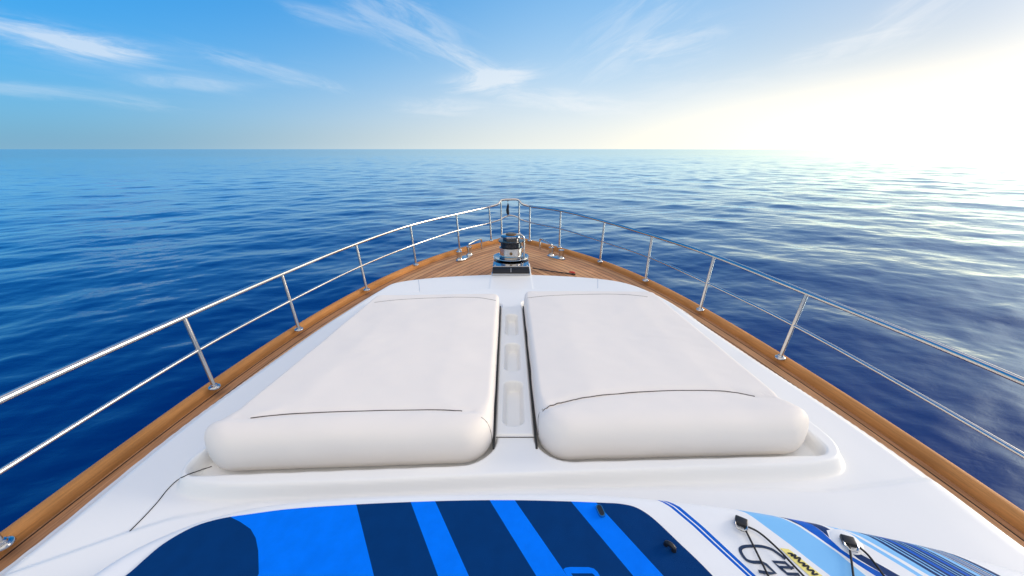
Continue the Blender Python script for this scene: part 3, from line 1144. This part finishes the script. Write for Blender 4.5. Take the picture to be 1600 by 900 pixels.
q = MB()
W5 = 0.0105
ribbon(q, [Z5(735, 520), Z5(690, 485), Z5(630, 445), Z5(560, 423), Z5(470, 418), Z5(405, 425), Z5(383, 445), Z5(395, 480), Z5(430, 525), Z5(470, 541), Z5(545, 545)], W5, BT + 0.0015)
ribbon(q, [Z5(545, 545), Z5(585, 565), Z5(655, 632), Z5(600, 632), Z5(525, 618)], W5, BT + 0.0030, n=1)
ribbon(q, [Z5(790, 600), Z5(735, 548), Z5(640, 541), Z5(700, 592), Z5(752, 636), Z5(845, 640)], W5, BT + 0.0015, n=1)
ribbon(q, [Z5(695, 585), Z5(800, 590)], W5 * 0.8, BT + 0.0030, n=1)
q.build('lettering', M['ink'], board, smooth=False)
q = MB()
st = [Z5(690, 433), Z5(760, 442), Z5(850, 512), Z5(940, 585), Z5(1030, 655), Z5(930, 655), Z5(810, 548)]
q.add([(x, y, deck_z(y) + BT + 0.0016) for x, y in st], [tuple(range(len(st)))[::-1]], 0)
ribbon(q, [Z5(752, 476), Z5(790, 482), Z5(780, 497), Z5(815, 490), Z5(805, 515), Z5(850, 512), Z5(838, 545), Z5(885, 556), Z5(872, 575), Z5(915, 576), Z5(908, 605), Z5(955, 612), Z5(945, 640), Z5(990, 638)], 0.0055, BT + 0.003, 1)
o = q.build('sticker', [M['yellow'], M['black']], board, smooth=False)


def d_ring(c, ang, white_pad):
    x, y = c
    z = deck_z(y) + BT
    if white_pad:
        q_ = MB()
        q_.lathe([(0.046, -0.001), (0.046, 0.001), (0.043, 0.0022)], (x + 0.002, y + 0.006, z), 32)
        q_.build('ring_patch', M['board_white'], board)
    q_ = MB()
    q_.box((x, y, z + 0.012), (0.040, 0.034, 0.016), ang, 0.004)
    q_.build('webbing_tab', M['black'], board)
    q_ = MB()
    dx, dy = math.cos(ang - PI / 2), math.sin(ang - PI / 2)
    o_ = Vector((x + dx * 0.012, y + dy * 0.012, z + 0.016))
    u_ = Vector((math.cos(ang), math.sin(ang), 0))
    w_ = Vector((dx, dy, -0.1))
    q_.tube([o_ - u_ * 0.019, o_ - u_ * 0.019 + w_ * 0.012, o_ - u_ * 0.010 + w_ * 0.026, o_ + u_ * 0.010 + w_ * 0.026, o_ + u_ * 0.019 + w_ * 0.012, o_ + u_ * 0.019], 0.0032, 8)
    q_.build('d_ring', M['chrome'], board)


d_ring(board_px(1157, 819), -0.55, False)
d_ring(board_px(1324, 849), -0.35, True)
for lines_ in (([(1162, 829), (1178, 861), (1197, 900)], [(1167, 827), (1183, 835), (1208, 856), (1250, 900)]), ([(1325, 857), (1328, 876), (1331, 900)], [(1338, 857), (1352, 869), (1366, 886), (1376, 900)])):
    for ln in lines_:
        p2 = [board_px(*p) for p in ln]
        p2 = run_down(p2, 0.46)
        q = MB()
        q.tube(catmull([(x, y, deck_z(y) + BT + 0.013) for x, y in p2], 6), 0.0033, 8)
        q.build('bungee_cord', M['cord'], board)
# fittings on the pad
x, y = board_px(938, 801)
z = deck_z(y) + BT + 0.005
q = MB()


def capsule(mb, c, hl, r, ang, z0, z1, m=0):
    pts = []
    for k in range(12):
        a_ = -PI / 2 + PI * k / 11
        pts.append((hl + r * math.cos(a_), r * math.sin(a_)))
    for k in range(12):
        a_ = PI / 2 + PI * k / 11
        pts.append((-hl + r * math.cos(a_), r * math.sin(a_)))
    cs, sn = math.cos(ang), math.sin(ang)
    w = [(c[0] + px * cs - py * sn, c[1] + px * sn + py * cs) for px, py in pts]
    N2 = len(w)
    mb.add([(*p, z0) for p in w] + [(*p, z1) for p in w], [(k, (k + 1) % N2, N2 + (k + 1) % N2, N2 + k) for k in range(N2)] + [tuple(N2 + k for k in range(N2))], m)


capsule(q, (x, y), 0.013, 0.0125, 1.75, z, z + 0.008, 0)
capsule(q, (x, y), 0.012, 0.0085, 1.75, z + 0.002, z + 0.0105, 1)
q.build('valve', [M['chrome'], M['black']], board)
x, y = board_px(1046, 858)
z = deck_z(y) + BT + 0.005
q = MB()
q.tube(catmull([(x - 0.009, y + 0.011, z), (x - 0.008, y + 0.010, z + 0.012), (x + 0.001, y, z + 0.017), (x + 0.009, y - 0.009, z + 0.012), (x + 0.010, y - 0.010, z)], 5), 0.008, 10)
q.build('carry_loop', M['black'], board)

# ------------------------------------------------------------------ sea
rng = np.random.default_rng(11)
ang = np.concatenate([np.radians(np.linspace(-84, 84, 900)), np.radians(np.linspace(86, 274, 64))])
rad = np.concatenate([np.geomspace(0.6, 2.2, 8)[:-1], np.geomspace(2.2, 300, 820), np.geomspace(300, 45000, 120)[1:]])
A2, R2 = np.meshgrid(ang, rad)
WX, WYY = R2 * np.sin(A2), R2 * np.cos(A2)
cell = np.maximum(np.gradient(rad)[:, None] + 0 * A2, R2 * np.radians(168 / 900))
WZ = np.zeros_like(WX)
DX = np.zeros_like(WX)
DY = np.zeros_like(WX)
for k in range(90):
    lam = 0.32 * (9.0 / 0.32) ** (k / 89)
    th_ = math.radians(96) + rng.normal(0, 0.85)              # swell runs mostly along the line of sight, a little from port
    kx, ky = math.cos(th_) * 2 * PI / lam, math.sin(th_) * 2 * PI / lam
    amp = 0.00135 * lam ** 1.0 * rng.uniform(0.6, 1.3)
    ph = rng.uniform(0, 2 * PI)
    fade = np.clip(lam / (4.0 * cell) - 0.35, 0, 1)
    arg = kx * WX + ky * WYY + ph
    WZ += amp * fade * np.sin(arg)
    c_ = amp * fade * np.cos(arg) * 0.8
    DX += c_ * math.cos(th_)
    DY += c_ * math.sin(th_)
# gusts: the ripples come in patches
SV = np.stack([(WX + DX).ravel(), (WYY + DY).ravel(), WZ.ravel()], 1)
nr2, nc2 = WX.shape
I2 = np.arange(nr2 * nc2).reshape(nr2, nc2)
I3 = np.concatenate([I2, I2[:, :1]], 1)
SF = np.stack([I3[1:, 1:].ravel(), I3[1:, :-1].ravel(), I3[:-1, :-1].ravel(), I3[:-1, 1:].ravel()], 1)
wm = mat('sea_water', (0.0002, 0.009, 0.082), 0.06, spec=0.5, ior=1.333)
g = NT(wm.node_tree)
pb = wm.node_tree.nodes['Principled BSDF']
geo = g.n('ShaderNodeNewGeometry')
hgt = None
for sc_, st_, w_ in ((0.55, (0.55, 1.0, 1), 1.0), (1.9, (0.5, 1.0, 1), 0.52), (6.5, (0.6, 1.0, 1), 0.19)):
    mp = g.n('ShaderNodeMapping')
    mp.inputs['Scale'].default_value = st_
    mp.inputs['Rotation'].default_value = (0, 0, math.radians(-7))
    g.l(geo.outputs['Position'], mp.inputs['Vector'])
    nz = g.n('ShaderNodeTexNoise', i_Scale=sc_, i_Detail=3.0, i_Roughness=0.5, i_Distortion=0.4)
    g.l(mp.outputs[0], nz.inputs['Vector'])
    t = g.math('MULTIPLY', nz.outputs['Fac'], w_)
    hgt = t if hgt is None else g.math('ADD', hgt, t)
bp = g.n('ShaderNodeBump', i_Strength=1.0, i_Distance=0.036)
gn = g.n('ShaderNodeTexNoise', i_Scale=0.035, i_Detail=2.0)
gm = g.n('ShaderNodeMapping')
gm.inputs['Scale'].default_value = (0.5, 1.0, 1.0)
g.l(geo.outputs['Position'], gm.inputs['Vector'])
g.l(gm.outputs[0], gn.inputs['Vector'])
hgt = g.math('MULTIPLY', hgt, g.sstep(gn.outputs['Fac'], 0.33, 0.68, 0.55, 1.5))   # gusts: ripples come in patches
g.l(hgt, bp.inputs['Height'])
wm.node_tree.nodes.remove(pb)
wd = g.n('ShaderNodeBsdfDiffuse')
wd.inputs['Color'].default_value = (0.0001, 0.012, 0.105, 1)
wg = g.n('ShaderNodeBsdfGlossy')
wg.inputs['Color'].default_value = (0.68, 0.88, 1.0, 1)
wf = g.n('ShaderNodeFresnel')
wf.inputs['IOR'].default_value = 1.34
for q_ in (wd, wg, wf):
    g.l(bp.outputs[0], q_.inputs['Normal'])
wx_ = g.n('ShaderNodeMixShader')
g.l(g.math('MULTIPLY', wf.outputs[0], 1.42, True), wx_.inputs[0])
g.l(wd.outputs[0], wx_.inputs[1])
g.l(wg.outputs[0], wx_.inputs[2])
g.l(wx_.outputs[0], wm.node_tree.nodes['Material Output'].inputs['Surface'])
vl = g.n('ShaderNodeVectorMath', operation='LENGTH')
g.l(geo.outputs['Position'], vl.inputs[0])
lg = g.math('LOGARITHM', vl.outputs['Value'], 10.0)
g.l(g.sstep(lg, 1.0, 3.0, 0.05, 0.10), wg.inputs['Roughness'])
sea = grid_obj('sea', SV, SF, wm, None)
tag(sea, kind='structure')

# ------------------------------------------------------------------ sky, sun
SUN_AZ, SUN_EL = math.radians(74), math.radians(15)
FILL_VEIL = (5.7, 5.35, 4.95)            # colour of the unseen cloud fill added to light the deck
w = bpy.data.worlds.new('World')
S.world = w
w.use_nodes = True
g = NT(w.node_tree)
bg = w.node_tree.nodes['Background']
sky = g.n('ShaderNodeTexSky', sky_type='NISHITA', sun_disc=False)
sky.sun_elevation = SUN_EL
sky.sun_rotation = SUN_AZ
sky.altitude = 0
sky.air_density = 1.0
sky.dust_density = 1.2
sky.ozone_density = 4.0
tc = g.n('ShaderNodeTexCoord')
sp = g.n('ShaderNodeSeparateXYZ')
g.l(tc.outputs['Generated'], sp.inputs[0])
dx_, dy_, dz_ = sp.outputs
az = g.math('ARCTAN2', dx_, dy_)
el = g.math('ARCSINE', dz_)
hs = g.n('ShaderNodeHueSaturation', i_Saturation=1.30)
g.l(sky.outputs[0], hs.inputs['Color'])
# very bright air near the sun rolls off softly
vden = g.n('ShaderNodeVectorMath', operation='MULTIPLY_ADD')
g.l(hs.outputs[0], vden.inputs[0])
vden.inputs[1].default_value = (0.43, 0.41, 0.60)
vden.inputs[2].default_value = (1, 1, 1)
vnum = g.n('ShaderNodeVectorMath', operation='MULTIPLY')
g.l(hs.outputs[0], vnum.inputs[0])
vnum.inputs[1].default_value = (1.66, 1.60, 2.65)
vdiv = g.n('ShaderNodeVectorMath', operation='DIVIDE')
g.l(vnum.outputs[0], vdiv.inputs[0])
g.l(vden.outputs[0], vdiv.inputs[1])
# the air is deepest blue away from the sun
deep = g.mix(g.sstep(az, math.radians(-62), math.radians(2)), (0.24, 0.86, 1.12), (0.98, 1.14, 1.14))
deep = g.mix(g.sstep(az, math.radians(6), math.radians(50)), deep, (0.80, 0.92, 0.97))
col = g.mix(1.0, vdiv.outputs[0], deep, 'MULTIPLY')
# sea haze low over the horizon: grey blue away from the sun, cream towards it
hz = g.mix(g.sstep(az, math.radians(-52), math.radians(8)), (0.95, 1.85, 2.55), (3.55, 3.75, 3.6))
hz = g.mix(g.sstep(az, math.radians(5), math.radians(48)), hz, (4.05, 4.0, 3.0))
hzw = g.sstep(az, math.radians(-50), math.radians(10), 1 / math.radians(4.0), 1 / math.radians(9.0))
hzf = g.math('MULTIPLY', g.math('POWER', 2.718, g.math('MULTIPLY', g.math('MAXIMUM', el, 0.0), g.math('MULTIPLY', hzw, -1.0))), 0.92)
front = g.sstep(dy_, -0.2, 0.25)
col = g.mix(g.math('MULTIPLY', hzf, front), col, hz)


def pxdir(px, py):
    a, b = (px - 800) / F_PX, -(py - 450) / F_PX
    v = Vector((a, _c + b * _s, -_s + b * _c)).normalized()
    return math.atan2(v.x, v.y), math.asin(v.z)


# broad bright glow of the hazy sun, which stands just outside the picture
ga = g.math('DIVIDE', g.math('SUBTRACT', az, math.radians(66)), math.radians(31))
ge = g.math('DIVIDE', g.math('SUBTRACT', el, math.radians(0)), math.radians(5.5))
glow = g.math('POWER', 2.718, g.math('MULTIPLY', g.math('ADD', g.math('MULTIPLY', ga, ga), g.math('MULTIPLY', ge, ge)), -1.0))
col = g.mix(glow, col, (10.0, 6.8, 3.6), 'ADD')
# and the aureole round the sun itself, higher up and further out
ga = g.math('DIVIDE', g.math('SUBTRACT', az, SUN_AZ), math.radians(13))
ge = g.math('DIVIDE', g.math('SUBTRACT', el, SUN_EL), math.radians(15))
aur = g.math('POWER', 2.718, g.math('MULTIPLY', g.math('ADD', g.math('MULTIPLY', ga, ga), g.math('MULTIPLY', ge, ge)), -1.0))
col = g.mix(aur, col, (17.0, 14.0, 10.5), 'ADD')
# cirrus: each wisp is combed noise inside a soft ellipse of its own, set by azimuth and elevation
dens = None
WISPS = [((80, 62), 8, 1.3, -0.10, 0.9, 0.35), ((150, 70), 5, 0.9, 0.02, 0.7, 0.3), ((770, 125), 6, 1.5, 0.14, 1.1, 0.3), ((735, 95), 6, 1.3, -0.42, 0.75, 0.35), ((640, 40), 9, 3.0, -0.36, 0.5, 0.4),
         ((880, 158), 12, 1.4, -0.10, 0.75, 0.35), ((430, 112), 8, 1.0, -0.20, 0.45, 0.35), ((300, 130), 5, 0.8, 0.02, 0.45, 0.35), ((1040, 78), 7, 2.6, 0.16, 0.55, 0.4), ((1320, 75), 6, 1.2, 0.14, 0.7, 0.35),
         ((1430, 22), 4, 2.2, 0.55, 0.6, 0.35), ((90, 148), 9, 0.8, -0.05, 0.4, 0.35), ((690, 168), 7, 1.3, -0.02, 0.5, 0.35), ((530, 32), 6, 1.1, -0.12, 0.4, 0.35), ((985, 50), 9, 4.0, 0.5, 0.35, 0.42),
         ((1120, 150), 14, 3.0, 0.1, 0.3, 0.4), ((250, 100), 16, 3.0, -0.05, 0.10, 0.4)]
for k_, ((px, py), sx_, sy_, tilt, amt, th0) in enumerate(WISPS):
    a0, e0 = pxdir(px, py)
    du, dv_ = g.math('SUBTRACT', az, a0), g.math('SUBTRACT', el, e0)
    u2 = g.math('ADD', g.math('MULTIPLY', du, math.cos(tilt)), g.math('MULTIPLY', dv_, math.sin(tilt)))
    v2 = g.math('SUBTRACT', g.math('MULTIPLY', dv_, math.cos(tilt)), g.math('MULTIPLY', du, math.sin(tilt)))
    un_ = g.math('DIVIDE', u2, math.radians(sx_))
    vn_ = g.math('DIVIDE', v2, math.radians(sy_))
    rr = g.math('ADD', g.math('MULTIPLY', un_, un_), g.math('MULTIPLY', vn_, vn_))
    mask = g.math('POWER', 2.718, g.math('MULTIPLY', rr, -1.0))
    cb_ = g.n('ShaderNodeCombineXYZ')
    g.l(g.math('MULTIPLY', u2, 7.0), cb_.inputs[0])
    g.l(g.math('MULTIPLY', v2, 38.0), cb_.inputs[1])
    cb_.inputs[2].default_value = 3.7 * k_ + 1.1
    nz_ = g.n('ShaderNodeTexNoise', i_Scale=1.0, i_Detail=10.0, i_Roughness=0.66, i_Distortion=0.6)
    g.l(cb_.outputs[0], nz_.inputs['Vector'])
    # wisps are thickest in the middle and fray at the ends
    lvl = g.math('ADD', nz_.outputs['Fac'], g.math('MULTIPLY', mask, 0.22))
    dd = g.math('MULTIPLY', g.math('MULTIPLY', g.sstep(mask, 0.02, 0.75), g.sstep(lvl, th0 + 0.1, 0.85)), amt)
    dens = dd if dens is None else g.math('ADD', dens, dd)
dens = g.math('MULTIPLY', g.math('MINIMUM', dens, 1.0), 0.5)
col = g.mix(dens, col, (4.05, 4.05, 4.02))
# soft fill: bright cloud veil added out of view overhead and astern
vn = g.n('ShaderNodeTexNoise', i_Scale=2.2, i_Detail=5.0)
g.l(tc.outputs['Generated'], vn.inputs['Vector'])
over = g.sstep(g.math('ADD', el, g.math('MULTIPLY', g.sstep(dy_, 0.1, -0.5), 0.75)), math.radians(50), math.radians(74))
over = g.math('MULTIPLY', over, g.sstep(vn.outputs['Fac'], 0.2, 0.6, 0.65, 1.0))
col = g.mix(over, col, FILL_VEIL)
g.l(col, bg.inputs['Color'])
bg.inputs['Strength'].default_value = 0.12

sl = bpy.data.lights.new('sun', 'SUN')
sl.energy = 1.0
sl.angle = math.radians(18)
sl.color = (1.0, 0.88, 0.72)
so = bpy.data.objects.new('sun', sl)
dirv = Vector((math.sin(SUN_AZ) * math.cos(SUN_EL), math.cos(SUN_AZ) * math.cos(SUN_EL), math.sin(SUN_EL)))
so.rotation_euler = (-dirv).to_track_quat('-Z', 'Y').to_euler()
so.location = dirv * 30
COL.objects.link(so)

# ------------------------------------------------------------------ camera and output
cd = bpy.data.cameras.new('camera')
cd.sensor_width = 36
cd.lens = 36 * F_PX / 1600
cd.clip_start = 0.05
cd.clip_end = 120000
co = bpy.data.objects.new('camera', cd)
co.location = (0, 0, EYE)
co.rotation_euler = (PI / 2 - PITCH, 0, 0)
COL.objects.link(co)
S.camera = co
S.render.engine = 'CYCLES'
S.cycles.use_denoising = True
S.cycles.max_bounces = 8
S.view_settings.view_transform = 'Standard'
S.view_settings.look = 'None'
S.view_settings.gamma = 1
S.view_settings.use_curve_mapping = False
S.view_settings.exposure = 1.05
